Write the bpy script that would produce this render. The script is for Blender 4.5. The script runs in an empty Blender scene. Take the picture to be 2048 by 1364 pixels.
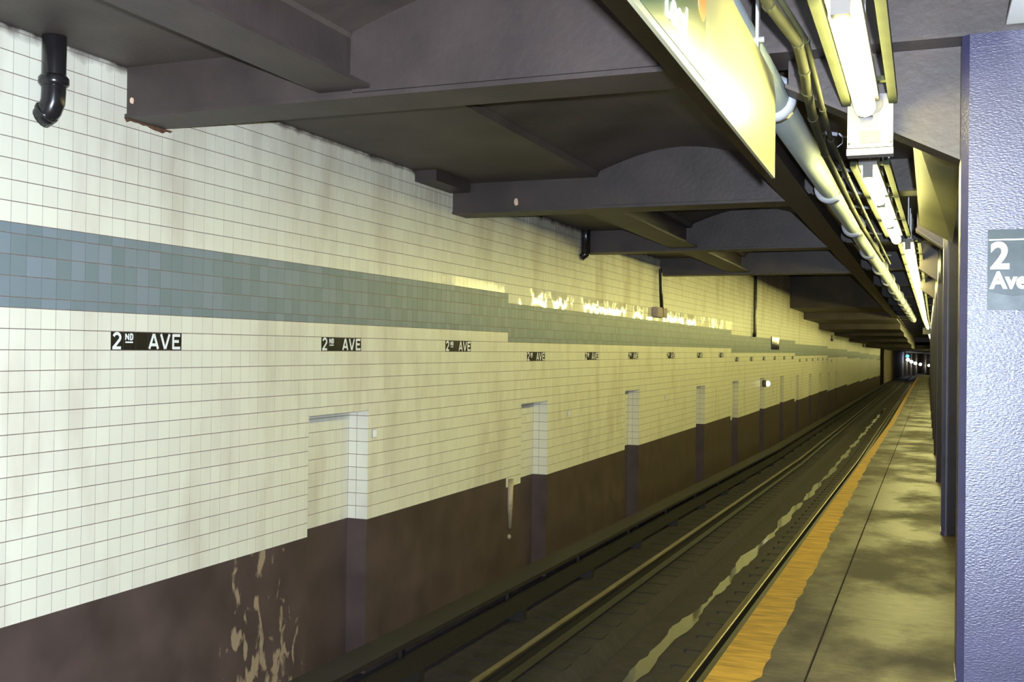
import bpy, math, random
from mathutils import Matrix, Vector
random.seed(7)
S = bpy.context.scene
COL = S.collection

# ------------------------------------------------------------------ camera, light, exposure
F = 2100.0
Yc = Vector(((1850 - 1024) / F, -(707 - 682) / F, -1.0)).normalized()      # track direction in camera axes
up = Vector((math.sin(.0125), math.cos(.0125), 0))
Zc = (up - Yc * up.dot(Yc)); Zc = Vector((up.x, up.y, (up.x * Yc.x + up.y * Yc.y) / -Yc.z)).normalized()
Xc = Yc.cross(Zc)
cd = bpy.data.cameras.new('camera'); cam = bpy.data.objects.new('camera', cd); COL.objects.link(cam)
cd.sensor_width = 36; cd.lens = 36 * F / 2048; cd.clip_end = 600
cam.matrix_world = Matrix.Translation((0, 0, 1.37)) @ Matrix((Xc, Yc, Zc)).to_4x4()
S.camera = cam
w = bpy.data.worlds.new('world'); S.world = w; w.use_nodes = True
w.node_tree.nodes['Background'].inputs[0].default_value = (.012, .010, .010, 1)
fl = bpy.data.lights.new('camera_flash', 'POINT'); fl.energy = 3150; fl.color = (.74, .86, 1.0); fl.shadow_soft_size = .025
flo = bpy.data.objects.new('camera_flash', fl); COL.objects.link(flo); flo.location = (.10, -.02, 1.43)
S.view_settings.view_transform = 'Standard'; S.view_settings.look = 'None'
S.view_settings.exposure = 0.0; S.view_settings.gamma = 1.0; S.view_settings.use_curve_mapping = False
TUBE = 84.0

# ------------------------------------------------------------------ materials
def nn(nt, t, **k):
    n = nt.nodes.new(t)
    for a, v in k.items(): setattr(n, a, v)
    return n
def mat(name, col, rough=.5, var=.12, scale=6, metal=0, bump=0, bscale=40, spec=.5, stretch=(1, 1, 1), col2=None, coat=0, rvar=0, stain=None):
    m = bpy.data.materials.new(name); m.use_nodes = True; nt = m.node_tree
    b = nt.nodes['Principled BSDF']; L = nt.links.new
    b.inputs['Roughness'].default_value = rough; b.inputs['Metallic'].default_value = metal
    b.inputs['Specular IOR Level'].default_value = spec; b.inputs['Coat Weight'].default_value = coat
    g = nn(nt, 'ShaderNodeNewGeometry'); mp = nn(nt, 'ShaderNodeMapping'); mp.inputs['Scale'].default_value = stretch
    L(g.outputs['Position'], mp.inputs['Vector'])
    n = nn(nt, 'ShaderNodeTexNoise'); n.inputs['Scale'].default_value = scale; n.inputs['Detail'].default_value = 5
    L(mp.outputs[0], n.inputs['Vector'])
    r = nn(nt, 'ShaderNodeValToRGB'); r.color_ramp.elements[0].position = .3; r.color_ramp.elements[1].position = .7
    c2 = col2 or tuple(min(1, c * (1 + var)) for c in col); c1 = col if col2 else tuple(c * (1 - var) for c in col)
    r.color_ramp.elements[0].color = (*c1, 1); r.color_ramp.elements[1].color = (*c2, 1)
    L(n.outputs['Fac'], r.inputs['Fac']); L(r.outputs['Color'], b.inputs['Base Color'])
    if stain:
        sc_, ss, lo, hi, scol, srough = stain
        m2 = nn(nt, 'ShaderNodeMapping'); m2.inputs['Scale'].default_value = ss; L(g.outputs['Position'], m2.inputs['Vector'])
        n5 = nn(nt, 'ShaderNodeTexNoise'); n5.inputs['Scale'].default_value = sc_; n5.inputs['Detail'].default_value = 8; n5.inputs['Roughness'].default_value = .62; L(m2.outputs[0], n5.inputs['Vector'])
        mr5 = nn(nt, 'ShaderNodeMapRange'); mr5.inputs[1].default_value = lo; mr5.inputs[2].default_value = hi; L(n5.outputs['Fac'], mr5.inputs[0])
        mx5 = nn(nt, 'ShaderNodeMix', data_type='RGBA'); mx5.inputs[7].default_value = (*scol, 1)
        L(mr5.outputs[0], mx5.inputs[0]); L(r.outputs['Color'], mx5.inputs[6]); L(mx5.outputs[2], b.inputs['Base Color'])
        m6 = nn(nt, 'ShaderNodeMapRange'); m6.inputs[3].default_value = rough; m6.inputs[4].default_value = srough; L(mr5.outputs[0], m6.inputs[0]); L(m6.outputs[0], b.inputs['Roughness'])
    if rvar:
        mr = nn(nt, 'ShaderNodeMapRange'); mr.inputs[1].default_value = .35; mr.inputs[2].default_value = .65
        mr.inputs[3].default_value = rough - rvar; mr.inputs[4].default_value = rough + rvar
        L(n.outputs['Fac'], mr.inputs[0]); L(mr.outputs[0], b.inputs['Roughness'])
    if bump:
        n2 = nn(nt, 'ShaderNodeTexNoise'); n2.inputs['Scale'].default_value = bscale; n2.inputs['Detail'].default_value = 4
        L(mp.outputs[0], n2.inputs['Vector'])
        bp = nn(nt, 'ShaderNodeBump'); bp.inputs['Strength'].default_value = bump; bp.inputs['Distance'].default_value = .01
        L(n2.outputs['Fac'], bp.inputs['Height']); L(bp.outputs[0], b.inputs['Normal'])
    return m
def emit(name, col, s):
    m = bpy.data.materials.new(name); m.use_nodes = True; b = m.node_tree.nodes['Principled BSDF']
    b.inputs['Base Color'].default_value = (.8, .8, .8, 1)
    b.inputs['Emission Color'].default_value = (*col, 1); b.inputs['Emission Strength'].default_value = s
    return m
TW, TH, Y0, ZB = 2.286 / 22, .110, 4.821, -.10        # tile width, course height, joint origin along / up
def tile_mat(name, col, rough, spread, hue, stain=False, grout=False):
    """glazed tile: one tone per tile on the joint grid; optional rusty run-down stains; optional drawn joints for far wall"""
    m = bpy.data.materials.new(name); m.use_nodes = True; nt = m.node_tree; L = nt.links.new
    b = nt.nodes['Principled BSDF']; b.inputs['Roughness'].default_value = rough; b.inputs['Specular IOR Level'].default_value = .32
    g = nn(nt, 'ShaderNodeNewGeometry'); sx = nn(nt, 'ShaderNodeSeparateXYZ'); L(g.outputs['Position'], sx.inputs[0])
    def fl_(out, off, size, half):
        a = nn(nt, 'ShaderNodeMath', operation='SUBTRACT'); L(out, a.inputs[0]); a.inputs[1].default_value = off
        d = nn(nt, 'ShaderNodeMath', operation='DIVIDE'); L(a.outputs[0], d.inputs[0]); d.inputs[1].default_value = size
        f = nn(nt, 'ShaderNodeMath', operation='FLOOR'); L(d.outputs[0], f.inputs[0]); return f.outputs[0]
    cx = nn(nt, 'ShaderNodeCombineXYZ'); L(fl_(sx.outputs['Y'], Y0, TW, 0), cx.inputs[0]); L(fl_(sx.outputs['Z'], ZB + (TH / 2 if spread > .1 else 0), TH, 0), cx.inputs[1])
    wn = nn(nt, 'ShaderNodeTexWhiteNoise', noise_dimensions='2D'); L(cx.outputs[0], wn.inputs['Vector'])
    hsv = nn(nt, 'ShaderNodeHueSaturation'); hsv.inputs['Color'].default_value = (*col, 1)
    mv = nn(nt, 'ShaderNodeMapRange'); mv.inputs[3].default_value = 1 - spread; mv.inputs[4].default_value = 1 + spread
    L(wn.outputs['Value'], mv.inputs[0]); L(mv.outputs[0], hsv.inputs['Value'])
    sc = nn(nt, 'ShaderNodeSeparateColor'); L(wn.outputs['Color'], sc.inputs[0])
    mh = nn(nt, 'ShaderNodeMapRange'); mh.inputs[3].default_value = .5 - hue; mh.inputs[4].default_value = .5 + hue
    L(sc.outputs[0], mh.inputs[0]); L(mh.outputs[0], hsv.inputs['Hue'])
    out = hsv.outputs['Color']
    if stain:
        mp = nn(nt, 'ShaderNodeMapping'); mp.inputs['Scale'].default_value = (1, 1.5, .45); L(g.outputs['Position'], mp.inputs[0])
        n = nn(nt, 'ShaderNodeTexNoise'); n.inputs['Scale'].default_value = 1.7; n.inputs['Detail'].default_value = 7; L(mp.outputs[0], n.inputs['Vector'])
        zz = nn(nt, 'ShaderNodeMapRange'); zz.inputs[1].default_value = 2.0; zz.inputs[2].default_value = 3.1; zz.inputs[3].default_value = 0; zz.inputs[4].default_value = .16
        L(sx.outputs['Z'], zz.inputs[0])
        ad = nn(nt, 'ShaderNodeMath', operation='ADD'); L(n.outputs['Fac'], ad.inputs[0]); L(zz.outputs[0], ad.inputs[1])
        rp = nn(nt, 'ShaderNodeMapRange'); rp.inputs[1].default_value = .52; rp.inputs[2].default_value = .85; rp.inputs[4].default_value = .62
        L(ad.outputs[0], rp.inputs[0])
        mx = nn(nt, 'ShaderNodeMix', data_type='RGBA'); mx.inputs[7].default_value = (.36, .27, .19, 1)
        L(rp.outputs[0], mx.inputs[0]); L(out, mx.inputs[6]); out = mx.outputs[2]
        # black overspray creeping down from the painted ceiling edge
        n3 = nn(nt, 'ShaderNodeTexNoise'); n3.inputs['Scale'].default_value = 5; n3.inputs['Detail'].default_value = 6; L(g.outputs['Position'], n3.inputs['Vector'])
        z3 = nn(nt, 'ShaderNodeMath', operation='MULTIPLY_ADD'); L(n3.outputs['Fac'], z3.inputs[0]); z3.inputs[1].default_value = .16; L(sx.outputs['Z'], z3.inputs[2])
        r3 = nn(nt, 'ShaderNodeMapRange'); r3.inputs[1].default_value = 3.03; r3.inputs[2].default_value = 3.09; L(z3.outputs[0], r3.inputs[0])
        yl = nn(nt, 'ShaderNodeMath', operation='LESS_THAN'); L(sx.outputs['Y'], yl.inputs[0]); yl.inputs[1].default_value = 18.4
        ml = nn(nt, 'ShaderNodeMath', operation='MULTIPLY'); L(r3.outputs[0], ml.inputs[0]); L(yl.outputs[0], ml.inputs[1])
        m3 = nn(nt, 'ShaderNodeMix', data_type='RGBA'); m3.inputs[7].default_value = (.035, .026, .026, 1); L(ml.outputs[0], m3.inputs[0]); L(out, m3.inputs[6]); out = m3.outputs[2]
    L(out, b.inputs['Base Color'])
    if stain:
        nr = nn(nt, 'ShaderNodeTexNoise'); nr.inputs['Scale'].default_value = .9; nr.inputs['Detail'].default_value = 4; L(g.outputs['Position'], nr.inputs['Vector'])
        yj = nn(nt, 'ShaderNodeMath', operation='MULTIPLY_ADD'); L(nr.outputs['Fac'], yj.inputs[0]); yj.inputs[1].default_value = 2.5; L(sx.outputs['Y'], yj.inputs[2])
        ra = nn(nt, 'ShaderNodeValToRGB'); e = ra.color_ramp.elements; e[0].position = .24; e[0].color = (.42,) * 3 + (1,); e[1].position = .32; e[1].color = (rough,) * 3 + (1,)
        for p_, v_ in ((.57, rough), (.72, .42)):
            q = e.new(p_); q.color = (v_,) * 3 + (1,)
        yd = nn(nt, 'ShaderNodeMath', operation='DIVIDE'); L(yj.outputs[0], yd.inputs[0]); yd.inputs[1].default_value = 40
        np_ = nn(nt, 'ShaderNodeTexNoise'); np_.inputs['Scale'].default_value = 2.3; np_.inputs['Detail'].default_value = 3; L(g.outputs['Position'], np_.inputs['Vector'])
        mq = nn(nt, 'ShaderNodeMapRange'); mq.inputs[1].default_value = .46; mq.inputs[2].default_value = .54; mq.inputs[3].default_value = .42; mq.inputs[4].default_value = rough; L(np_.outputs['Fac'], mq.inputs[0])
        mm = nn(nt, 'ShaderNodeMath', operation='MAXIMUM'); L(ra.outputs['Color'], mm.inputs[0]); L(mq.outputs[0], mm.inputs[1])
        zc = nn(nt, 'ShaderNodeMath', operation='COMPARE'); L(sx.outputs['Z'], zc.inputs[0]); zc.inputs[1].default_value = 1.93; zc.inputs[2].default_value = .16
        zi = nn(nt, 'ShaderNodeMapRange'); zi.inputs[3].default_value = .42; zi.inputs[4].default_value = 0; L(zc.outputs[0], zi.inputs[0])
        mz = nn(nt, 'ShaderNodeMath', operation='MAXIMUM'); L(mm.outputs[0], mz.inputs[0]); L(zi.outputs[0], mz.inputs[1])
        L(yd.outputs[0], ra.inputs['Fac']); L(mz.outputs[0], b.inputs['Roughness'])
    n4 = nn(nt, 'ShaderNodeTexNoise'); n4.inputs['Scale'].default_value = 14; n4.inputs['Detail'].default_value = 2; L(g.outputs['Position'], n4.inputs['Vector'])
    bp = nn(nt, 'ShaderNodeBump'); bp.inputs['Strength'].default_value = .16; bp.inputs['Distance'].default_value = .005
    L(n4.outputs['Fac'], bp.inputs['Height']); L(bp.outputs[0], b.inputs['Normal'])
    return m
def dado_mat():
    m = mat('dado_paint', (.072, .048, .042), .40, .25, 3, bump=.15, bscale=7)
    nt = m.node_tree; L = nt.links.new; b = nt.nodes['Principled BSDF']; base = b.inputs['Base Color'].links[0].from_socket
    g = nn(nt, 'ShaderNodeNewGeometry'); sx = nn(nt, 'ShaderNodeSeparateXYZ'); L(g.outputs['Position'], sx.inputs[0])
    mp = nn(nt, 'ShaderNodeMapping'); mp.inputs['Scale'].default_value = (1, 5, 2.6); L(g.outputs['Position'], mp.inputs[0])
    n = nn(nt, 'ShaderNodeTexNoise'); n.inputs['Scale'].default_value = 2.0; n.inputs['Detail'].default_value = 7; n.inputs['Distortion'].default_value = .4; L(mp.outputs[0], n.inputs['Vector'])
    d = nn(nt, 'ShaderNodeMath', operation='SUBTRACT'); L(sx.outputs['Y'], d.inputs[0]); d.inputs[1].default_value = 6.38
    a = nn(nt, 'ShaderNodeMath', operation='ABSOLUTE'); L(d.outputs[0], a.inputs[0])
    k = nn(nt, 'ShaderNodeMapRange'); k.inputs[1].default_value = .30; k.inputs[2].default_value = .85; k.inputs[3].default_value = .06; k.inputs[4].default_value = -.35; L(a.outputs[0], k.inputs[0])
    s = nn(nt, 'ShaderNodeMath', operation='ADD'); L(n.outputs['Fac'], s.inputs[0]); L(k.outputs[0], s.inputs[1])
    kz = nn(nt, 'ShaderNodeMapRange'); kz.inputs[1].default_value = -.45; kz.inputs[2].default_value = -1.0; kz.inputs[3].default_value = 0; kz.inputs[4].default_value = .12; L(sx.outputs['Z'], kz.inputs[0])
    s2 = nn(nt, 'ShaderNodeMath', operation='ADD'); L(s.outputs[0], s2.inputs[0]); L(kz.outputs[0], s2.inputs[1]); s = s2
    rr = nn(nt, 'ShaderNodeMapRange'); rr.inputs[1].default_value = .64; rr.inputs[2].default_value = .70; L(s.outputs[0], rr.inputs[0])
    mx = nn(nt, 'ShaderNodeMix', data_type='RGBA'); mx.inputs[7].default_value = (.30, .22, .14, 1)
    L(rr.outputs[0], mx.inputs[0]); L(base, mx.inputs[6]); L(mx.outputs[2], b.inputs['Base Color'])
    return m
M = dict(
    white=tile_mat('white_glazed_tile', (.69, .66, .54), .06, .035, .004, stain=True),
    blue=tile_mat('slate_blue_tile', (.160, .202, .225), .42, .14, .022),
    grout=mat('dark_grout', (.15, .105, .085), .9, .3, 30),
    dado=dado_mat(),
    black=mat('black_name_tile', (.012, .010, .009), .22, .3, 8),
    letter=mat('white_letter_glaze', (.78, .77, .72), .3, .03, 10),
    ceil=mat('ceiling_dark_paint', (.062, .046, .037), .58, .35, 1.6, bump=.25, bscale=22),
    steel=mat('beam_brown_black_paint', (.044, .031, .028), .50, .30, 2.2, bump=.2, bscale=25),
    column=mat('column_blue_grey_gloss_paint', (.034, .031, .066), .30, .14, 5, bump=.22, bscale=120, spec=.40, stretch=(.6, 1, 1.3)),
    conc=mat('platform_concrete', (.052, .036, .024), .47, .45, 14, bump=.20, bscale=34, stretch=(.7, 2.2, 1), spec=.28, stain=(1.1, (1.3, .8, 1), .42, .60, (.034, .024, .018), .75)),
    yellow=mat('worn_yellow_edge_paint', (.30, .165, .020), .65, .40, 9, bump=.2, bscale=30, stretch=(.6, 2.5, 1), spec=.2),
    edge=mat('platform_face_dark', (.016, .012, .010), .7, .3, 5),
    bed=mat('trackbed_dark', (.020, .0135, .0165), .75, .45, 7, bump=.6, bscale=18),
    tie=mat('tie_dark', (.0165, .0125, .0115), .7, .4, 9, bump=.4, bscale=30),
    rail=mat('rail_rust', (.011, .008, .006), .6, .3, 12),
    railhead=mat('rail_polished_head', (.30, .25, .17), .34, .12, 6, metal=1),
    board=mat('third_rail_board', (.015, .011, .010), .55, .3, 5),
    water=mat('wet_silt_water', (.055, .050, .030), .06, .25, 4, bump=.05, bscale=9, spec=.7),
    pipe=mat('pale_grey_pipe_paint', (.36, .42, .44), .65, .06, 6, spec=.2),
    collar=mat('pale_collar_paint', (.36, .37, .42), .42, .06, 8),
    galv=mat('galvanised_metal', (.42, .42, .40), .42, .15, 12, metal=.4),
    fixture=mat('fixture_enamel', (.16, .15, .165), .38, .07, 12),
    gtray=mat('fixture_tray_olive', (.034, .037, .021), .8, .15, 8, spec=.15),
    cable=mat('cable_olive_grey', (.026, .026, .014), .75, .2, 8, spec=.15),
    cream=mat('cream_panel_paint', (.105, .10, .062), .32, .18, 3, bump=.15, bscale=9),
    signglare=mat('sign_cream_lamp_glare', (.27, .26, .165), .28, .04, 3),  # tube-lamp glare on the glossy sign, put into the colour
    signgreen=mat('sign_green_enamel', (.022, .060, .030), .3, .2, 5),
    orange=mat('orange_bullet', (.50, .15, .03), .35, .05, 5),
    csign=mat('column_sign_charcoal', (.024, .033, .042), .34, .3, 9, col2=(.042, .054, .064), bump=.05, bscale=20, spec=.12),
    csignbare=mat('column_sign_haze', (.075, .090, .110), .5, .3, 14, spec=.2),
    blackpipe=mat('black_drain_pipe', (.014, .012, .013), .22, .3, 9),
    rust=mat('rust_stain', (.10, .045, .025), .7, .4, 20),
    chip=mat('bare_paint_chip', (.62, .42, .30), .7, .1, 20),
    reflector=mat('white_reflector', (.93, .93, .93), .15, .02, 10),
    box=mat('dusty_pink_box', (.33, .25, .25), .6, .1, 15),
    palepipe=mat('pale_wall_conduit', (.30, .23, .14), .5, .35, 7, stretch=(1, 1, 2)),
    farwall=mat('far_tunnel_concrete', (.30, .25, .18), .8, .3, .4),
    gloss=mat('gloss_black_panel', (.012, .012, .012), .06, .2, 6, bump=.25, bscale=6),
    tube=emit('fluorescent_tube', (1.0, .94, .32), TUBE),
    signal=emit('white_signal_lamp', (1, .97, .92), 4),
    tlamp=emit('tunnel_lamp', (1, .97, .92), 25),
    tblue=emit('blue_tunnel_lamp', (.02, .30, 1), 14),
    socket=mat('grey_lamp_socket', (.12, .105, .09), .5, .1, 10),
)

# ------------------------------------------------------------------ mesh helpers
class MB:
    def __init__(s): s.v = []; s.f = []
    def add(s, vs, fs):
        o = len(s.v); s.v += [tuple(p) for p in vs]; s.f += [tuple(i + o for i in f) for f in fs]; return s
    def box(s, x0, x1, y0, y1, z0, z1):
        return s.add([(x, y, z) for x in (x0, x1) for y in (y0, y1) for z in (z0, z1)],
                     [(0, 1, 3, 2), (4, 6, 7, 5), (0, 4, 5, 1), (2, 3, 7, 6), (0, 2, 6, 4), (1, 5, 7, 3)])
    def cbox(s, x0, x1, y0, y1, z0, z1, c):
        """box with chamfered edges along z and a small top/bottom chamfer"""
        pr = [(x0 + c, y0), (x1 - c, y0), (x1, y0 + c), (x1, y1 - c), (x1 - c, y1), (x0 + c, y1), (x0, y1 - c), (x0, y0 + c)]
        n = 8; vs = [(x, y, z0) for x, y in pr] + [(x, y, z1) for x, y in pr]
        return s.add(vs, [tuple(range(n))[::-1], tuple(range(n, 2 * n))] + [(i, (i + 1) % n, n + (i + 1) % n, n + i) for i in range(n)])
    def prism_y(s, prof, y0, y1):          # closed profile [(x,z)] extruded along y
        n = len(prof); vs = [(x, y0, z) for x, z in prof] + [(x, y1, z) for x, z in prof]
        return s.add(vs, [tuple(range(n)), tuple(range(n, 2 * n))[::-1]] + [(i, n + i, n + (i + 1) % n, (i + 1) % n) for i in range(n)])
    def sweep(s, prof, ys, xo=lambda y: 0, zo=lambda y: 0):
        n = len(prof); vs = [(x + xo(y), y, z + zo(y)) for y in ys for x, z in prof]; fs = []
        for k in range(len(ys) - 1):
            for i in range(n):
                j = (i + 1) % n; fs.append((k * n + i, (k + 1) * n + i, (k + 1) * n + j, k * n + j))
        fs += [tuple(range(n)), tuple(range((len(ys) - 1) * n, len(ys) * n))[::-1]]
        return s.add(vs, fs)
    def tube(s, pts, r, n=12, cap=True, rs=None):
        pts = [Vector(p) for p in pts]; vs = []; fs = []; prev = None
        for i, p in enumerate(pts):
            d = (pts[min(i + 1, len(pts) - 1)] - pts[max(i - 1, 0)]).normalized()
            a = prev if prev is not None else (Vector((0, 0, 1)) if abs(d.z) < .9 else Vector((1, 0, 0)))
            a = (a - d * a.dot(d)).normalized(); prev = a; b = d.cross(a); rr = rs[i] if rs else r
            vs += [p + (a * math.cos(t) + b * math.sin(t)) * rr for t in (2 * math.pi * k / n for k in range(n))]
        for i in range(len(pts) - 1):
            for k in range(n): fs.append((i * n + k, i * n + (k + 1) % n, (i + 1) * n + (k + 1) % n, (i + 1) * n + k))
        if cap: fs += [tuple(range(n))[::-1], tuple(range((len(pts) - 1) * n, len(pts) * n))]
        return s.add(vs, fs)
    def sphere(s, c, r, n=10, m=6):
        c = Vector(c); pts = [c + Vector((0, 0, r * -math.cos(math.pi * i / m))) for i in range(m + 1)]
        return s.tube(pts, r, n, True, [max(1e-4, r * math.sin(math.pi * i / m)) for i in range(m + 1)])
    def mesh(s, name, m, smooth=False):
        me = bpy.data.meshes.new(name); me.from_pydata(s.v, [], s.f); me.update()
        me.materials.append(m)
        import bmesh
        bm = bmesh.new(); bm.from_mesh(me); bmesh.ops.recalc_face_normals(bm, faces=bm.faces); bm.to_mesh(me); bm.free()
        if smooth:
            for p in me.polygons: p.use_smooth = len(p.vertices) == 4
        return me
    def build(s, name, m, parent=None, smooth=False, loc=None):
        return link(name, s.mesh(name, m, smooth), parent, loc)
def link(name, me, parent=None, loc=None):
    o = bpy.data.objects.new(name, me); COL.objects.link(o)
    if parent: o.parent = parent
    if loc is not None: o.location = loc
    return o
def tag(o, label, cat, group=None):
    o['label'] = label; o['category'] = cat
    if group: o['group'] = group
    return o
def struct(o, kind='structure'): o['kind'] = kind; return o
def thing(name, label, cat, loc=(0, 0, 0), group=None): return tag(link(name, None, None, loc), label, cat, group)
ORD = 'first second third fourth fifth sixth seventh eighth ninth tenth eleventh twelfth thirteenth fourteenth fifteenth sixteenth seventeenth eighteenth nineteenth twentieth'.split()
TENS = {2: 'twenty', 3: 'thirty', 4: 'forty', 5: 'fifty', 6: 'sixty'}
def ordn(i):
    i += 1
    if i <= 20: return ORD[i - 1]
    if i % 10 == 0: return TENS[i // 10][:-1] + 'ieth'
    return TENS[i // 10] + '-' + ORD[i % 10 - 1]
def strokes(b, lines, wd, place, th=.0012):
    """thick poly-lines drawn as raised lettering; place(u,v,h) -> point"""
    for ln in lines:
        n = len(ln); L, R = [], []
        for i in range(n):
            p = Vector(ln[i]); d0 = (Vector(ln[i]) - Vector(ln[i - 1])).normalized() if i else None
            d1 = (Vector(ln[i + 1]) - p).normalized() if i < n - 1 else None
            d = ((d0 or d1) + (d1 or d0)).normalized(); nrm = Vector((-d.y, d.x))
            k = 1 / max(.45, nrm.dot(Vector((-(d1 or d0).y, (d1 or d0).x))))
            L.append(p + nrm * wd / 2 * k); R.append(p - nrm * wd / 2 * k)
        for i in range(n - 1):
            q = [L[i], L[i + 1], R[i + 1], R[i]]
            vs = [place(a.x, a.y, 0) for a in q] + [place(a.x, a.y, th) for a in q]
            b.add(vs, [(4, 5, 6, 7), (0, 1, 5, 4), (1, 2, 6, 5), (2, 3, 7, 6), (3, 0, 4, 7)])
def arc(cx, cy, rx, ry, a0, a1, n=8):
    return [(cx + rx * math.cos(math.radians(a0 + (a1 - a0) * i / n)), cy + ry * math.sin(math.radians(a0 + (a1 - a0) * i / n))) for i in range(n + 1)]
GL = {
    '2': [arc(.46, .70, .28, .22, 165, -38, 9) + [(.16, .10)], [(.10, .105), (.80, .105)]],
    'A': [[(.10, .06), (.48, .93)], [(.52, .93), (.90, .06)], [(.25, .30), (.75, .30)]],
    'V': [[(.10, .94), (.48, .07)], [(.52, .07), (.90, .94)]],
    'E': [[(.20, .06), (.20, .94)], [(.20, .88), (.86, .88)], [(.20, .52), (.74, .52)], [(.20, .12), (.88, .12)]],
    'ND': [[(.14, .56), (.14, .92)], [(.14, .90), (.40, .58)], [(.40, .56), (.40, .92)],
           [(.56, .575), (.56, .92)], [(.52, .90), (.66, .90), (.74, .84), (.74, .64), (.66, .58), (.52, .58)], [(.12, .43), (.76, .43)]],
}

# ------------------------------------------------------------------ floor profile and platform line
def zf(y): return -.0164 * y if y <= 30 else -.492 - .004 * (y - 30)
def xe(y): return .00028 * max(0, y - 8) ** 1.5
YS = [-3, 0, 3, 6, 9, 12, 15, 18, 22, 26, 30, 35, 40, 50, 60, 75, 90, 105, 118]
XW = -4.4

# ---- platform: edge course and main slabs, each a slab with open joints
fl_root = struct(MB().sweep([(-.86, -.30), (4.6, -.30), (4.6, -.06), (-.86, -.06)], YS, xe, zf).build('floor', M['edge']))
MB().sweep([(-.80, -1.35), (-.70, -1.35), (-.70, -.30), (-.80, -.30)], YS, xe, zf).build('platform_face', M['edge'], fl_root)
J = [-3, 1.4, 6.13, 10.9, 15.0] + [15 + 4.55 * i for i in range(1, 23)]
for a, b_ in zip(J[:-1], J[1:]):
    st = [a + .002 + (b_ - a - .004) * i / 3 for i in range(4)]
    for x0, x1 in ((-.88, -.482), (-.478, .95), (.958, 2.75), (2.758, 4.6)):
        MB().sweep([(x0, -.06), (x1, -.06), (x1, -.004), (x1 - .004, 0), (x0 + .004, 0), (x0, -.004)], st, xe, zf).build('concrete_slab', M['conc'], fl_root)
b = MB(); n = 0; ys = []; y = -2.5
while y < 100: ys.append(y); y += .05 + .012 * max(0, y)
vs, fs = [], []
for i, y in enumerate(ys):
    wi = .215 - .0078 * min(max(y - 4, 0), 13) + random.uniform(-.012, .012) * (3 if random.random() < .06 else 1)
    for x in (-.885, -.882 + wi):
        vs.append((x + xe(y), y, zf(y) + .0016))
    if i: k = 2 * i; fs.append((k - 2, k - 1, k + 1, k))
b.add(vs, fs); b.build('yellow_edge_stripe', M['yellow'], fl_root)
# front lip of the stripe folding over the platform nose
MB().sweep([(-.8865, -.05), (-.8815, -.05), (-.8815, .0018), (-.8865, .0018)], YS, xe, zf).build('yellow_nosing', M['yellow'], fl_root)

# ---- trackbed
RT = -1.08
tb = struct(MB().sweep([(-4.75, RT - .60), (-.6, RT - .60), (-.6, RT - .20), (-2.05, RT - .20), (-2.15, RT - .36), (-2.80, RT - .36), (-2.90, RT - .20), (-4.75, RT - .20)],
    YS + [135, 160, 200, 260], xe, zf).build('floor', M['bed']))
for side, x in (('wall-side', -3.215), ('platform-side', -1.735)):
    t = thing('running_rail', 'long steel running rail with polished head, ' + ('nearer the tiled wall' if x < -3 else 'nearer the platform edge'), 'rail', (x, 0, 0), 'running rails')
    p = [(-.07, -.17), (.07, -.17), (.07, -.155), (.010, -.13), (.010, -.045), (.034, -.035), (.034, -.006), (-.034, -.006), (-.034, -.035), (-.010, -.045), (-.010, -.13), (-.07, -.155)]
    MB().sweep([(q[0], q[1] + RT) for q in p], YS, xe, zf).build('rail_body', M['rail'], t)
    MB().sweep([(-.034, RT - .012), (.036, RT - .012), (.036, RT - .004), (.026, RT), (-.026, RT), (-.034, RT - .004)], YS, xe, zf).build('rail_head', M['railhead'], t)
t = thing('third_rail', 'power rail under a long dark protection board beside the tiled wall', 'rail', (-3.88, 0, 0))
MB().sweep([(-.04, RT - .08), (.04, RT - .08), (.03, RT + .07), (-.03, RT + .07)], YS, xe, zf).build('contact_rail', M['rail'], t)
MB().sweep([(-.14, RT + .22), (.13, RT + .22), (.13, RT + .26), (-.14, RT + .26)], YS, xe, zf).build('protection_board', M['board'], t)
for i in range(22):
    y = 3 + i * 2.4
    MB().box(-.16, -.12, y - .03, y + .03, RT - .2 + zf(y), RT + .22 + zf(y)).build('bracket', M['rail'], t)
    MB().box(-.11, .05, y - .05, y + .05, RT - .2 + zf(y), RT - .08 + zf(y)).build('insulator', M['rail'], t)
tie_me = MB().box(-.44, .44, -.11, .11, 0, .035).mesh('tie', M['tie'])
for i in range(75):
    y = 3.2 + i * .56
    for dx in (-.86, .83): link('tie_block', tie_me, tb, (-2.475 + dx + xe(y), y, RT - .227 + zf(y)))
# water lying in the drain trough between the rails
vs, fs = [], []; y = 2.5; i = 0
while y < 70:
    wv = .055 + .045 * math.sin(y * 2.1) * math.sin(y * .83 + 1) + random.uniform(-.014, .014); c = -2.41 + .018 * math.sin(y * 1.1) + random.uniform(-.006, .006)
    for x in (c - wv, c + wv): vs.append((x + xe(y), y, zf(y) + RT - .352))
    if i: k = 2 * i; fs.append((k - 2, k - 1, k + 1, k))
    y += .12 + .006 * y; i += 1
tag(MB().add(vs, fs).build('water_runnel', M['water']), 'wavering runnel of standing water in the trough between the rails', 'water')

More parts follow.
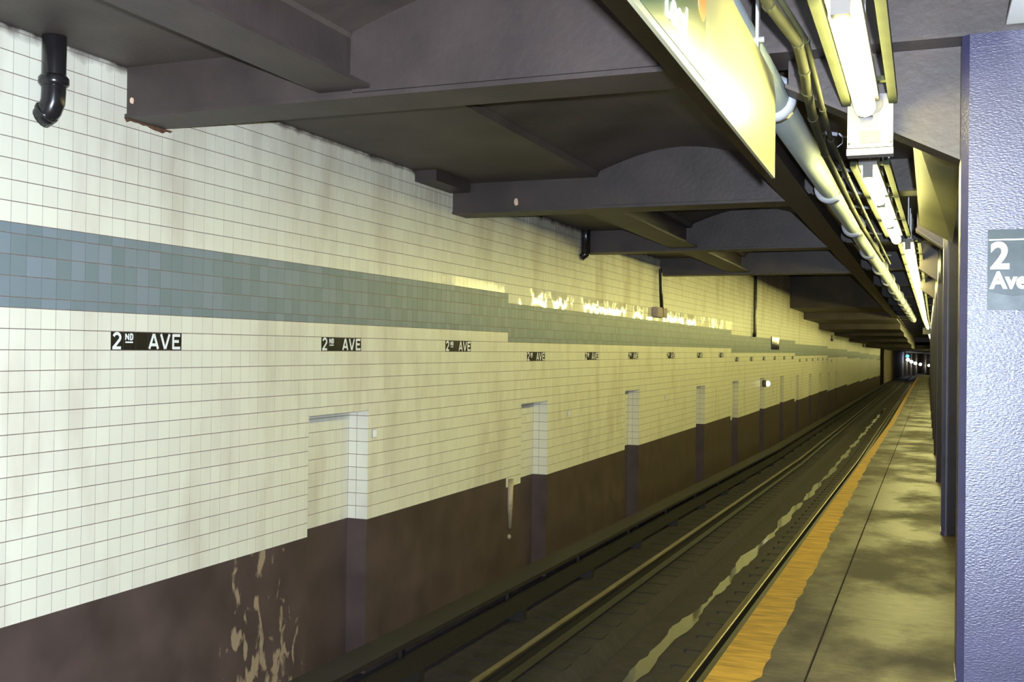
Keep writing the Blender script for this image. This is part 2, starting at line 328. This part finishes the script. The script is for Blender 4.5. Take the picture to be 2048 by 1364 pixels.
# ------------------------------------------------------------------ left wall
STEP = [11.05, 25.83, 39.3, 53, 67, 80.5, 94, 107.5, 400]
def lev(y): return sum(1 for s_ in STEP if y >= s_)
NICHE = [(6.943, 7.870, .825), (11.513, 12.43, .715), (16.10, 16.97, .715), (21.66, 22.57, .625), (26.03, 26.93, .622), (30.66, 31.60, .60),
         (35.2, 36.1, .55), (39.8, 40.7, .50), (44.4, 45.3, .47), (48.9, 49.8, .42), (53.5, 54.4, .38), (58.0, 58.9, .36)]
ND = .19
SIGNS = [Y0 + TW * 22 * n for n in range(6)] + [Y0 + TW * k for k in (136, 162, 186)] + [Y0 + TW * (207 + 23 * i) for i in range(13)]
zbed = lambda y: zf(y) + RT - .25
segs = []; y = -1.0
for a, b_, zt in NICHE: segs.append((y, a)); y = b_
segs.append((y, 60)); segs.append((60, 118))
wall = MB()
for a, b_ in segs:
    cuts = [a] + [s_ for s_ in STEP if a < s_ < b_] + [b_]
    for c0, c1 in zip(cuts[:-1], cuts[1:]):
        wall.box(-4.9, XW - .0013, c0, c1, ZB - TH * lev(c0 + .01) , 4.4 if 18.4 < c1 < 37.7 else (4.4 if 18.4 < c0 < 37.7 else 3.3))
for a, b_, zt in NICHE:
    wall.box(-4.9, XW - .0013, a, b_, zt, 4.4 if 18.4 < a < 37.7 else 3.3)
    wall.box(-4.9, XW - ND - .0013, a, b_, ZB - TH * lev(a), zt)
wall_left = struct(wall.build('wall_left', M['grout']))
da = MB()
for a, b_ in segs:
    cuts = [a] + [s_ for s_ in STEP if a < s_ < b_] + [b_]
    for c0, c1 in zip(cuts[:-1], cuts[1:]): da.box(-4.9, XW - .004, c0, c1, zbed(c1) - .3, ZB - TH * lev(c0 + .01))
for a, b_, zt in NICHE: da.box(-4.9, XW - ND - .004, a, b_, zbed(b_) - .3, ZB - TH * lev(a))
da.build('dado', M['dado'], wall_left)

GV, GH, TT, BV = .0028, .0040, .0045, .0003
def tile_geo(b, y0, y1, z0, z1, jit=.00045, X=XW):
    y0 += GV / 2; y1 -= GV / 2; z0 += GH / 2; z1 -= GH / 2
    if y1 - y0 < .012 or z1 - z0 < .012: return
    a, c = random.uniform(-jit, jit), random.uniform(-jit, jit)
    b.add([(X - TT, y0, z0), (X - TT, y1, z0), (X - TT, y1, z1), (X - TT, y0, z1),
           (X + a + c, y0 + BV, z0 + BV), (X + a - c, y1 - BV, z0 + BV), (X - a - c, y1 - BV, z1 - BV), (X - a + c, y0 + BV, z1 - BV)],
          [(4, 5, 6, 7), (0, 1, 5, 4), (1, 2, 6, 5), (2, 3, 7, 6), (3, 0, 4, 7)])
white, blue, singles_w, singles_b = MB(), MB(), [], []
k0, k1 = int((.8 - Y0) / TW) - 1, int((60 - Y0) / TW)
sign_k = [round((s_ - Y0) / TW) for s_ in SIGNS]
def rows(y):
    l = -TH * lev(y); r = [('w', ZB + l + TH * i, ZB + l + TH * (i + 1), i) for i in range(15)]; z = ZB + l + 15 * TH
    r += [('b', z, z + TH / 2, 15)]; z += TH / 2
    for i in range(3): r.append(('b', z, z + TH, 16 + i)); z += TH
    r += [('b', z, z + TH / 2, 19)]; z += TH / 2
    top = 4.4 if 18.4 < y < 37.7 else 3.06; i = 20
    while z < top: r.append(('w', z, z + TH, i)); z += TH; i += 1
    return r
for k in range(k0, k1):
    ya, yb = Y0 + k * TW, Y0 + (k + 1) * TW; ym = (ya + yb) / 2
    for kind, z0, z1, ri in rows(ym):
        if ri == 13 and any(s_ <= k < s_ + 6 for s_ in sign_k): continue
        parts = [(ya, yb, z0, z1)]
        for na, nb, nt_ in NICHE:
            if nb <= ya or na >= yb or z0 >= nt_ - .004: continue
            new = []
            for p in parts:
                if p[0] < na: new.append((p[0], min(p[1], na), p[2], p[3]))
                if p[1] > nb: new.append((max(p[0], nb), p[1], p[2], p[3]))
                if p[3] > nt_ + .012 and p[2] < nt_: new.append((max(p[0], na), min(p[1], nb), nt_, p[3]))
            parts = new
        for p in parts:
            full = abs(p[1] - p[0] - TW) < 1e-5 and abs(p[3] - p[2] - (z1 - z0)) < 1e-5
            if kind == 'w' and full and 4.0 < ym < 5.35 and len(singles_w) < 300: singles_w.append(((ya + yb) / 2, (z0 + z1) / 2))
            elif kind == 'b' and full and 4.0 < ym < 10.2 and len(singles_b) < 300: singles_b.append(((ya + yb) / 2, (z0 + z1) / 2, z1 - z0))
            else: tile_geo(white if kind == 'w' else blue, *p)
# recess linings: back face, far jamb (faces the camera side), near jamb, head
def rot_tile(b, org, U, V, u0, u1, v0, v1, N):
    b2 = MB(); tile_geo(b2, u0, u1, v0, v1, .0002, 0)
    b.add([org + N * p[0] + U * p[1] + V * p[2] for p in b2.v], b2.f)
EX, EY, EZ = Vector((1, 0, 0)), Vector((0, 1, 0)), Vector((0, 0, 1))
for a, b_, zt in NICHE:
    lo = ZB - TH * lev(a); org = Vector((XW - ND, 0, 0))
    z = lo
    while z < zt - .02:
        z2 = min(z + TH, zt); n = round((b_ - a) / TW)
        for i in range(n): rot_tile(white, org, EY, EZ, a + (b_ - a) * i / n, a + (b_ - a) * (i + 1) / n, z, z2, EX)
        rot_tile(white, Vector((0, b_ - .001, 0)), EX, EZ, XW - ND, XW - ND + .08, z, z2, -EY)
        rot_tile(white, Vector((0, b_ - .001, 0)), EX, EZ, XW - ND + .08, XW + .001, z, z2, -EY)
        rot_tile(white, Vector((0, a + .001, 0)), EX, EZ, XW - ND, XW, z, z2, EY)
        z = z2
white.build('white_tile_field', M['white'], wall_left)['kind'] = 'stuff'
blue.build('blue_tile_field', M['blue'], wall_left)['kind'] = 'stuff'
def single(h, m):
    b = MB(); tile_geo(b, -TW / 2, TW / 2, -h / 2, h / 2, 0, 0); return b.mesh('tile', m)
me_w, me_b, me_h = single(TH, M['white']), single(TH, M['blue']), single(TH / 2, M['blue'])
for y, z in singles_w:
    o = link('white_tile', me_w, wall_left, (XW + random.uniform(-.0004, .0004), y, z)); o.rotation_euler = (0, random.uniform(-.004, .004), random.uniform(-.004, .004))
for y, z, h in singles_b:
    o = link('blue_tile', me_b if h > .08 else me_h, wall_left, (XW + random.uniform(-.0004, .0004), y, z))
# far stretch of the wall beyond countable tiles
fw, fb = MB(), MB()
cuts = [60] + [s_ for s_ in STEP if 60 < s_ < 118] + [118]
for c0, c1 in zip(cuts[:-1], cuts[1:]):
    l = -TH * lev(c0 + .01); fw.box(-4.5, XW, c0, c1, ZB + l, ZB + l + 15 * TH).box(-4.5, XW, c0, c1, ZB + l + 19 * TH, 2.6)
    fb.box(-4.5, XW + .001, c0, c1, ZB + l + 15 * TH, ZB + l + 19 * TH)
fw.build('far_white_tiling', M['white'], wall_left); fb.build('far_blue_band', M['blue'], wall_left)

# ---- station name tablets set into the wall
def glyph_mesh(g):
    b = MB(); strokes(b, GL[g], .17 if g != 'ND' else .085, lambda u, v, h: (h, (u - .5) * (TW - .006), (v - .5) * (TH - .006))); return b.mesh('letter_' + g, M['letter'])
gm = {g: glyph_mesh(g) for g in GL}
bt = MB(); tile_geo(bt, -TW / 2, TW / 2, -TH / 2, TH / 2, 0, 0); bt = bt.mesh('name_tile', M['black'])
for i, k in enumerate(sign_k):
    y = Y0 + k * TW; z = ZB - TH * lev(y) + 13.5 * TH
    lab = ('largest and nearest black tile sign reading 2ND AVE in the white wall' if i == 0 else
           ordn(i) + ' black 2ND AVE tile sign along the white wall, counting from the left')
    t = thing('station_name_tablet', lab, 'sign', (XW, y, z), 'black name tablets along the tiled wall')
    for j, g in enumerate(('2', 'ND', None, 'A', 'V', 'E')):
        o = link('name_tile', bt, t, (.0006, (j + .5) * TW, 0))
        if g: link('lettering', gm[g], o, (.0002, 0, 0))

# ---- things fixed to the wall
for i, (y, z, h) in enumerate(((7.963, .626, .036), (13.256, .518, .036), (18.81, .524, .038))):
    b = MB().box(0, .012, -.034, .034, -h, h); t = thing('wall_reflector', ('nearest', 'middle', 'farthest')[i] + ' of three small white reflector plates on the tiled wall beside the recesses', 'reflector', (XW, y, z), 'wall reflectors')
    b.build('backing', M['galv'], t); MB().box(.012, .016, -.030, .030, -h + .004, h - .004).build('reflector_face', M['reflector'], t)
t = thing('signal_lamp', 'round glowing white signal lamp beside the sixth wall recess', 'lamp', (XW, 31.17, .436))
MB().tube([(0, 0, 0), (.12, 0, 0)], .10, 16).build('housing', M['socket'], t, True); MB().sphere((.14, 0, 0), .085, 14, 8).build('lens', M['signal'], t, True)
t = thing('drain_pipe', 'black painted drain pipe with collar bending into the top of the tiled wall', 'pipe', (-4.325, 4.29, 2.6))
MB().tube([(0, 0, .6), (0, 0, .10), (-.004, 0, .05), (-.02, -.004, .01), (-.05, -.008, -.02), (-.072, -.01, -.03)], .062, 16).build('pipe', M['blackpipe'], t, True)
MB().tube([(0, 0, .13), (0, 0, .145), (0, 0, .175), (0, 0, .19)], .07, 16, True, [.066, .078, .078, .066]).build('collar', M['blackpipe'], t, True)
MB().tube([(-.035, -.006, 0), (-.048, -.008, -.012)], .068, 12).build('elbow_flange', M['blackpipe'], t, True)
t = thing('hanging_conduit', 'thin dark conduit dropping from a beam to a small square box on the wall', 'conduit', (-4.33, 18.13, 1.95))
MB().tube([(0, -.06, .85), (0, 0, .42), (0, .1, .02)], .034, 8).build('conduit_tube', M['blackpipe'], t)
bx = MB().box(-.06, .02, -.36, .42, 0, .17).build('junction_box', M['box'], t)
MB().box(.02, .028, -.32, .38, .02, .15).build('box_cover', M['box'], bx)
t = thing('hanging_conduit', 'long straight dark conduit crossing the high tiled wall down to the blue band', 'conduit', (-4.34, 29.2, 1.79))
MB().tube([(0, 0, 0), (0, 0, 2.6)], .045, 8).build('conduit_tube', M['blackpipe'], t); MB().tube([(-.05, 0, .03), (.04, 0, .03)], .06, 8).build('wall_boss', M['blackpipe'], t)
t = thing('drop_pipe', 'short thick dark pipe stub beside a beam end high on the wall', 'pipe', (-4.33, 13.72, 2.62))
MB().tube([(0, 0, .05), (0, 0, .6)], .065, 10).build('pipe', M['blackpipe'], t, True); MB().tube([(-.06, -.03, 0), (0, 0, .05), (0, 0, .12)], .05, 10).build('hook_end', M['blackpipe'], t, True)
t = thing('wall_panel', 'glossy black panel set in the blue band, mirroring the lamps', 'panel', (XW, 33.75, 1.43))
MB().box(0, .03, -.85, .85, 0, .37).build('panel_face', M['gloss'], t); MB().box(0, .04, -.9, .9, .37, .40).build('top_rim', M['blackpipe'], t)
for y, z in ((55.2, 2.03), (84, 1.9)):
    t = thing('wall_bracket', ('small dark bracket standing off the far wall above the blue band' if y < 60 else 'tiny dark bracket on the farthest tiled wall'), 'bracket', (XW, y, z - .1))
    MB().box(0, .12, -.5, .5, 0, .12).build('arm', M['blackpipe'], t); MB().box(0, .05, -.25, .25, .12, .3).build('plate', M['blackpipe'], t)
t = thing('wall_conduit', 'pale vertical conduit with a loose end on the dark lower wall', 'conduit', (XW, 11.15, -.68))
MB().tube([(.01, .01, 0), (.012, 0, .25), (.012, 0, .56)], .045, 8, True, [.02, .036, .040]).build('conduit_tube', M['palepipe'], t, True)
MB().sphere((.0, .01, -.10), .03, 8, 5).build('end_cap', M['palepipe'], t, True)
t = thing('wall_ledge', 'short dark ledge where the ceiling meets the wall before the second beam', 'ledge', (XW, 8.68, 2.90))
MB().box(0, .22, 0, .78, 0, .10).build('ledge_block', M['steel'], t); MB().box(.02, .12, .78, .83, .01, .09).build('end_lug', M['steel'], t)
# rust bleeding where beam 1 meets the tiles
pr = [(4.90, 2.702)] + [(4.92 + .035 * i, 2.70 - random.uniform(.004, .030)) for i in range(12)] + [(5.33, 2.702)]
MB().add([(x, y, z) for x in (XW - .002, XW + .003) for y, z in pr], [tuple(range(14)), tuple(range(14, 28))[::-1]] + [(i, 14 + i, 14 + (i + 1) % 14, (i + 1) % 14) for i in range(14)]).build('rust_scale', M['rust'], wall_left)

# ------------------------------------------------------------------ ceiling
ce = MB()
def vault(y0, y1, zl=3.0, zcr=3.24):
    pts = [(XW - .3, zl), (-2.90, zl), (-2.88, 3.05)]
    pts += [(-2.88 + 1.58 * i / 12, 3.05 + (zcr - 3.05) * math.sin(math.pi * i / 12)) for i in range(1, 12)]
    pts += [(-1.30, 3.05), (-1.0, 3.05), (4.8, 3.05), (4.8, 3.5), (XW - .3, 3.5)]
    ce.prism_y(pts, y0, y1)
vault(-1.5, 18.6)
ce.box(XW - .3, -1.0, 18.6, 37.7, 4.40, 4.6); ce.box(-1.0, 4.8, 18.6, 118, 3.05, 3.5)
ce.box(-1.12, -1.0, 18.6, 37.7, 3.07, 4.5); ce.box(XW - .3, -1.0, 18.55, 18.65, 3.0, 4.6)
ZCEIL = [(37.6, 2.88), (42.1, 2.61), (48.4, 2.36), (68.5, 2.06), (115, 1.675), (300, .9)]
def zceil(y):
    for (a, za), (b_, zb_) in zip(ZCEIL[:-1], ZCEIL[1:]):
        if y <= b_ and y >= 0: return za + (zb_ - za) * (y - a) / (b_ - a)
for ya, yb_, zb_ in ((37.6, 42.1, 2.90), (42.1, 48.4, 2.64), (48.4, 57, 2.40), (57, 68.5, 2.25), (68.5, 88, 2.06), (88, 118, 1.80)): ce.box(XW - .3, -1.0, ya, yb_, zb_, 4.6)
ceiling = struct(ce.build('ceiling', M['ceil']))

# longitudinal stringers and the girder over the platform edge
def ibeam(name, x, y0, y1, zb, ztop, wd, label, group):
    t = thing(name, label, 'beam', (x, y0, zb), group)
    L_ = y1 - y0
    MB().box(-wd / 2, wd / 2, 0, L_, 0, .022).build('bottom_flange', M['steel'], t)
    MB().box(-.03, .03, 0, L_, .022, ztop - zb).build('web', M['steel'], t)
    return t
ibeam('stringer_beam', -2.92, -1.0, 5.0, 2.745, 3.12, .32, 'lengthwise beam flange crossing the top left corner of the ceiling', 'lengthwise stringer beams')
ibeam('stringer_beam', -3.00, 9.75, 13.95, 2.735, 3.12, .36, 'lengthwise lit beam between the second and third cross beams', 'lengthwise stringer beams')
ibeam('stringer_beam', -3.00, 14.08, 18.4, 2.735, 3.12, .36, 'lengthwise lit beam between the third and fourth cross beams', 'lengthwise stringer beams')
g_ = thing('edge_girder', 'long lengthwise steel girder above the platform edge', 'girder', (-1.05, -1, 2.70))
MB().box(-.11, .11, 0, 60, 0, .025).build('bottom_flange', M['steel'], g_); MB().box(-.04, .04, 0, 60, .025, .36).build('web', M['steel'], g_)

# cross beams, columns
BY = [5.08, 9.68, 14.0, 18.5] + [23.1 + 4.6 * i for i in range(4)] + [41.7 + 4.6 * i for i in range(9)]
def chip(t, x, z, r, yy):
    pts = [(x + r * random.uniform(.6, 1.1) * math.cos(a), z + r * random.uniform(.8, 1.4) * math.sin(a)) for a in (2 * math.pi * i / 7 for i in range(7))]
    MB().prism_y(pts, yy - .003, yy + .001).build('paint_chip', M['chip'], t)
for i, yb in enumerate(BY):
    full = i < 4
    where = ('nearest cross beam, filling the upper left over the track' if i == 0 else ordn(i) + ' dark cross beam from the camera, ' + ('spanning track and platform' if full else 'above the far platform'))
    t = thing('cross_beam', where, 'beam', (0, yb, 2.70), 'cross beams under the ceiling')
    x0 = XW - .05 if full else -1.0
    MB().box(x0, -1.16, -.175, .175, 0, .022).build('bottom_flange', M['steel'], t) if full else None
    if full: MB().box(x0, -1.10, -.158, .158, .022, .36).build('web', M['steel'], t)
    MB().box(-.94, 2.6, -.10, .22, .06, .082).build('bottom_flange', M['steel'], t); MB().box(-1.01, 2.6, -.02, .02, .082, .35).build('web', M['steel'], t)
    if full:   # splice plate over the track vault
        pts = [(-2.87, .03), (-2.87, .36)] + [(-2.87 + 1.56 * k / 10, .36 + .18 * math.sin(math.pi * k / 10)) for k in range(1, 10)] + [(-1.31, .36), (-1.20, .03)]
        MB().prism_y(pts, -.174, -.159).build('web_plate', M['steel'], t)
    if i < 4:
        hx, hz, he = (-.62, -.06, -.44) if i == 0 else (-.075, -.25, -.41)
        MB().prism_y([(hx, .059), (.138, .059), (.138, he), (hx, hz)], .06, .10).build('haunch_plate', M['steel'], t)
        MB().add([(x, y, z + d) for d in (0, -.02) for x, y, z in ((hx - .01, .02, hz + .004), (.138, .02, he), (.138, .20, he), (hx - .01, .20, hz + .004))],
                 [(0, 1, 2, 3), (4, 7, 6, 5), (0, 4, 5, 1), (1, 5, 6, 2), (2, 6, 7, 3), (3, 7, 4, 0)]).build('haunch_flange', M['steel'], t)
    if i == 0: chip(t, -4.36, .10, .018, -.159); chip(t, -.235, .075, .012, -.021); chip(t, -.245, .03, .015, -.021)
    if i == 1: chip(t, -3.72, .10, .03, -.159)
CY = [4.95 + 4.6 * i for i in range(24)]
for i, y in enumerate(CY):
    lab = 'large blue-grey painted steel column at the right carrying the 2 Ave sign' if i == 0 else ordn(i) + ' blue-grey platform column from the camera'
    t = thing('steel_column', lab, 'column', (xe(y), y, zf(y)), 'platform columns')
    top = 2.758 - zf(y)
    MB().cbox(.139, .60, .0, .34, 0, top, .030).build('shaft', M['column'], t)
    MB().cbox(.135, .604, -.004, .344, 0, .03, .03).build('base_plate', M['column'], t)
    if i == 0: MB().box(.20, .56, -.004, .0, top - .10, top - .02).build('top_weld_plate', M['column'], t)

# ---- sign on the near column
t = thing('column_sign', 'dark square sign with white 2 Ave lettering on the near column', 'sign', (.247, 4.95, 1.56))
MB().box(0, .30, -.010, -.001, 0, .345).build('plate', M['csign'], t)
MB().box(.004, .296, -.0108, -.0098, .298, .3035).build('white_line', M['letter'], t)
MB().add([(.002, -.0104, .002), (.298, -.0104, .002), (.298, -.0104, .045), (.2, -.0104, .070), (.1, -.0104, .058), (.002, -.0104, .078)], [(0, 1, 2, 3, 4, 5)]).build('worn_haze', M['csignbare'], t)
def text(body, size, place, name, mtl, parent, off=.0, ex=.0008):
    cu = bpy.data.curves.new(name, 'FONT'); cu.body = body; cu.size = size; cu.offset = off; cu.extrude = ex; cu.resolution_u = 5
    o = bpy.data.objects.new(name, cu); COL.objects.link(o)
    me = bpy.data.meshes.new_from_object(o.evaluated_get(bpy.context.evaluated_depsgraph_get())); me.name = name
    bpy.data.objects.remove(o); me.materials.clear(); me.materials.append(mtl); me.transform(place)
    return link(name, me, parent)
MXZ = Matrix(((1, 0, 0, 0), (0, 0, 1, 0), (0, 1, 0, 0), (0, 0, 0, 1)))         # text x->X, y->Z, faces -Y
text('2', .158, Matrix.Translation((.010, -.0112, .179)) @ MXZ @ Matrix.Diagonal((.95, 1, 1, 1)), 'number_lettering', M['letter'], t, .0048)
text('Ave', .098, Matrix.Translation((.012, -.0112, .094)) @ MXZ @ Matrix.Diagonal((.92, 1, 1, 1)), 'word_lettering', M['letter'], t, .0036)

# ---- cream soffit panels beside the columns
t = thing('soffit_panel', 'sloping cream panel under the ceiling just left of the near column', 'panel', (0, 5.55, 0))
MB().add([(-.075, 0, 2.52), (.17, 0, 2.40), (.205, 3.9, 2.29), (-.05, 3.9, 2.445), (-.075, 0, 2.55), (.17, 0, 2.43), (.205, 3.9, 2.32), (-.05, 3.9, 2.475)],
         [(0, 1, 2, 3), (4, 7, 6, 5), (0, 4, 5, 1), (1, 5, 6, 2), (2, 6, 7, 3), (3, 7, 4, 0)]).build('panel_sheet', M['cream'], t)
for y in (.4, 2.0, 3.5): MB().box(.0, .02, y, y + .02, 2.46, 3.06).build('hanger', M['steel'], t)
t = thing('soffit_panel', 'pale cream panel under the ceiling above the near column, at the top right corner', 'panel', (0, 2.4, 2.79))
MB().box(.312, .95, 0, 2.57, 0, .02).build('panel_sheet', M['letter'], t)
for x in (.36, .9): MB().box(x, x + .02, .5, .52, .02, .27).build('hanger', M['steel'], t)

# ------------------------------------------------------------------ lamps
def xl(y):
    if y < 6: return -.255
    if y < 11.4: return -.345 + .0165 * (y - 6.9)
    if y < 40: return -.18 + .0068 * (y - 11.9)
    return .011 + .011 * (y - 40)
def zl(y): return 2.45 if y < 6 else 2.50 if y < 45 else 2.50 - .012 * (y - 45)
starts = [3.42] + [6.95, 8.42, 9.89] + [11.9 + 1.44 * i for i in range(26)] + [50.6 + 2.9 * i for i in range(23)] + [119 + 2.6 * i for i in range(11)]
for i, y in enumerate(starts):
    x, z = xl(y), zl(y); L_ = 1.48 if i < 1 else 1.28
    lab = ('brightest near fluorescent tube lamp running out of the top of the frame' if i == 0 else ordn(i) + ' fluorescent tube lamp in the row above the platform edge, from the camera')
    t = thing('tube_lamp', lab, 'lamp', (x, y, z), 'fluorescent lamps over the platform')
    t.rotation_euler = (0, 0, -(xl(y + L_) - x) / L_) if i > 0 else (0, 0, 0)
    MB().box(-.055, .055, -.03, L_ + .05, .045, .085).build('channel', M['socket'], t)
    for s_ in (-1, 1): MB().box(s_ * .105 - .018 + (.02 if s_ < 0 else .008), s_ * .105 + .018 + (.02 if s_ < 0 else .008), -.07, L_ + .07, .035, .075).build('side_rail', M['gtray'], t)
    MB().box(-.12, .12, .15, .19, .075, .095).build('cross_strap', M['gtray'], t); MB().box(-.12, .12, L_ - .2, L_ - .16, .075, .095).build('cross_strap', M['gtray'], t)
    for yy in (.17, L_ - .18): MB().box(-.006, .006, yy - .01, yy + .01, .085, (3.05 if y < 118 else zceil(y) + .15) - z).build('hanger_rod', M['galv'], t)
    MB().tube([(0, .02, .0), (0, .05, .0), (0, L_ - .05, .0), (0, L_ - .02, .0)], .044, 14, True, [.026, .044, .044, .026]).build('tube', M['tube'], t, True)
    for yy in (-.025, L_ - .02): MB().box(-.03, .03, yy, yy + .045, -.03, .05).build('socket', M['socket'], t)
t = thing('ballast_box', 'white metal ballast box hanging at the far end of the nearest tube lamp', 'box', (-.24, 4.99, 2.262))
MB().box(-.098, .098, 0, .07, .035, .275).build('box_body', M['fixture'], t)
MB().box(-.100, .100, -.012, .07, 0, .030).build('lower_lip', M['fixture'], t)
MB().box(-.045, .045, -.004, 0, .055, .11).build('label_plate', M['socket'], t)
MB().box(-.03, .03, -.006, 0, .13, .19).build('lamp_holder_base', M['fixture'], t)
MB().tube([(0, -.008, .235), (0, .01, .235)], .055, 16).build('holder_recess', M['socket'], t, True)
for sx in (-.09, .09):
    for sz in (.055, .265): MB().tube([(sx, -.004, sz), (sx, .002, sz)], .005, 8).build('screw', M['blackpipe'], t)
t = thing('end_box', 'pale box at the far end of the long row of tube lamps', 'box', (.12, 49.9, 2.22))
MB().box(-.22, .22, 0, .4, 0, .30).build('box_body', M['fixture'], t); MB().box(-.16, .16, -.05, 0, .04, .2).build('front_cover', M['fixture'], t)

# ---- large pale pipe with collars
def xp(y): return -.742 + .0085 * max(0, y - 5)
t = thing('overhead_pipe', 'large pale grey pipe with round collars running under the ceiling beside the lamps', 'pipe', (0, 0, 0))
PZ = 2.665
MB().tube([(xp(y), y, PZ) for y in (-1, 3, 6, 9, 12, 16, 20, 26, 32, 38, 44)], .084, 20).build('pipe_run', M['pipe'], t, True)
for y in [5.5, 8.65, 11.25, 14.0] + [16.8 + 2.8 * i for i in range(10)]:
    c = MB().tube([(xp(y - .05), y - .05, PZ), (xp(y), y - .045, PZ), (xp(y), y + .045, PZ), (xp(y), y + .05, PZ)], .12, 20, True, [.095, .118, .118, .095]).build('collar', M['collar'], t, True)
for y in (6.75, 8.15, 9.35, 10.3, 12.6, 15.4):
    a = MB().tube([(xp(y) + .07, y, PZ + .075), (xp(y) + .21, y + .02, PZ + .055)], .013, 8).build('clamp_arm', M['collar'], t, True)
    MB().tube([(xp(y) + .14, y, PZ + .065), (xp(y) + .135, y, PZ + .0)], .004, 6).build('clamp_pin', M['galv'], a)
for i, pts in enumerate(([(-.52, 2.6, 2.60), (-.505, 3.63, 2.55), (-.455, 4.05, 2.53), (-.462, 4.35, 2.50), (-.475, 4.6, 2.475), (-.50, 5.1, 2.47), (-.54, 6.2, 2.50), (-.555, 8.8, 2.53), (-.55, 10.2, 2.53), (-.50, 14, 2.53)],
                         [(-.50, 3.4, 2.59), (-.43, 4.1, 2.55), (-.43, 4.8, 2.44), (-.45, 5.5, 2.44), (-.47, 7.0, 2.49), (-.46, 9.0, 2.49), (-.42, 14, 2.49)])):
    t = thing('ceiling_cable', ('thicker olive conduit curving between the pale pipe and the lamps' if i == 0 else 'thinner olive cable beside the conduit between pipe and lamps'), 'cable', (0, 0, 0), 'cables under the ceiling')
    MB().tube(pts, (.021, .012)[i], 10).build('cable_run', M['cable'], t, True)
    for q in pts[1:-1]: MB().tube([(q[0], q[1] - .015, q[2]), (q[0], q[1] + .015, q[2])], (.024, .015)[i], 10).build('cable_clip', M['cable'], t)
for i, (x, y, z) in enumerate(((-.455, 6.6, 2.66), (-.42, 8.35, 2.66), (-.40, 9.7, 2.66))):
    t = thing('wire_tie', ('nearest', 'middle', 'farthest')[i] + ' of three loose twisted wire ends by the cables', 'wire', (x, y, z), 'loose wire ends')
    MB().tube([(-.04, 0, .03), (-.02, 0, .01), (.02, .01, .006), (.05, .01, -.005)], .006, 6).build('twist', M['collar'], t)
    MB().tube([(-.015, 0, .01), (-.02, 0, -.03), (-.05, .01, -.05)], .003, 6).build('loose_end', M['collar'], t)

# ---- long hanging platform sign, parallel to the track
t = thing('hanging_sign', 'long green platform sign, cream where lamp glare is painted in, hanging parallel to the track at the top', 'sign', (-.62, 0, 2.13))
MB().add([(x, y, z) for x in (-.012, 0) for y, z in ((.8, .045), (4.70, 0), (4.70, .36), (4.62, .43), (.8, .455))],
         [(0, 1, 2, 3, 4), (9, 8, 7, 6, 5)] + [(i, 5 + i, 5 + (i + 1) % 5, (i + 1) % 5) for i in range(5)]).build('sign_body', M['signglare'], t)  # cream paints the lamp glare over the sign's dark face
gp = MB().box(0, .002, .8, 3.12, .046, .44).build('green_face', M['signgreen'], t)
MYZ = Matrix(((0, 0, 1, 0), (1, 0, 0, 0), (0, 1, 0, 0), (0, 0, 0, 1)))         # text x->Y, y->Z, faces +X
text('Local', .125, Matrix.Translation((.003, 2.60, .092)) @ MYZ, 'sign_lettering', M['letter'], gp, .004)
MB().tube([(.002, 3.06, .262), (.0035, 3.06, .262)], .055, 24).build('orange_disc', M['orange'], gp)
for y in (1.6, 4.2):
    h = MB().box(-.012, .0, y - .02, y + .02, .43, .92).build('hanger_bar', M['galv'], t)
    MB().tube([(-.04, y, .47), (.02, y, .47)], .012, 8).build('bolt', M['galv'], h)

# ------------------------------------------------------------------ beyond the platform: curving tunnel, far lamps, closing walls
def xt(y): return .00033 * max(0, y - 118) ** 2
ty = [118 + 6 * i for i in range(25)]
struct(MB().sweep([(-4.9, -4.2), (-4.45, -4.2), (-4.45, 2.2), (-4.9, 2.2)], ty, xt).build('wall_tunnel_left', M['farwall']))
struct(MB().sweep([(-4.7, .15), (6, .15), (6, .6), (-4.7, .6)], ty, xt, zceil).build('ceiling', M['ceil']))
struct(MB().box(-6, 20, 262, 263, -5, 4).build('wall_far', M['edge']))
struct(MB().sweep([(4.6, -3.5), (4.8, -3.5), (4.8, 3.6), (4.6, 3.6)], [-3, 30, 60, 118, 160, 262], xt).build('wall_right', M['edge']))
struct(MB().box(-5, 5, -3.3, -3.0, -1.8, 4).build('wall_back', M['ceil']))
struct(MB().box(-4.55, -4.05, 118.0, 118.6, -3, 2.2).build('trim_1', M['edge']))
for i, (r, yp, y, bl) in enumerate(((1815, 713, 178, 1), (1816, 720, 179, 0), (1823, 724, 189, 0), (1831, 727, 200, 0), (1841, 729, 213, 0), (1858, 731, 236, 0), (1869, 722, 252, 0))):
    x = (r - 1850) / 2425 * (y + .4 * 3); z = 1.37 + (707 - yp) / 2293 * (y + 1)
    lab = 'tiny blue lamp where the tunnel curves away' if bl else ('uppermost white tunnel lamp at the right end of the far row' if i == 6 else ORD[i - 1] + ' of the white lamps curving away in the far tunnel, from the left')
    tt = thing('tunnel_lamp', lab, 'lamp', (x, y, z), 'lamps in the far tunnel')
    MB().sphere((0, 0, 0), .26, 10, 6).build('globe', M['tblue' if bl else 'tlamp'], tt, True); MB().tube([(-.36, .1, 0), (-.1, .1, 0)], .1, 8).build('holder', M['socket'], tt)
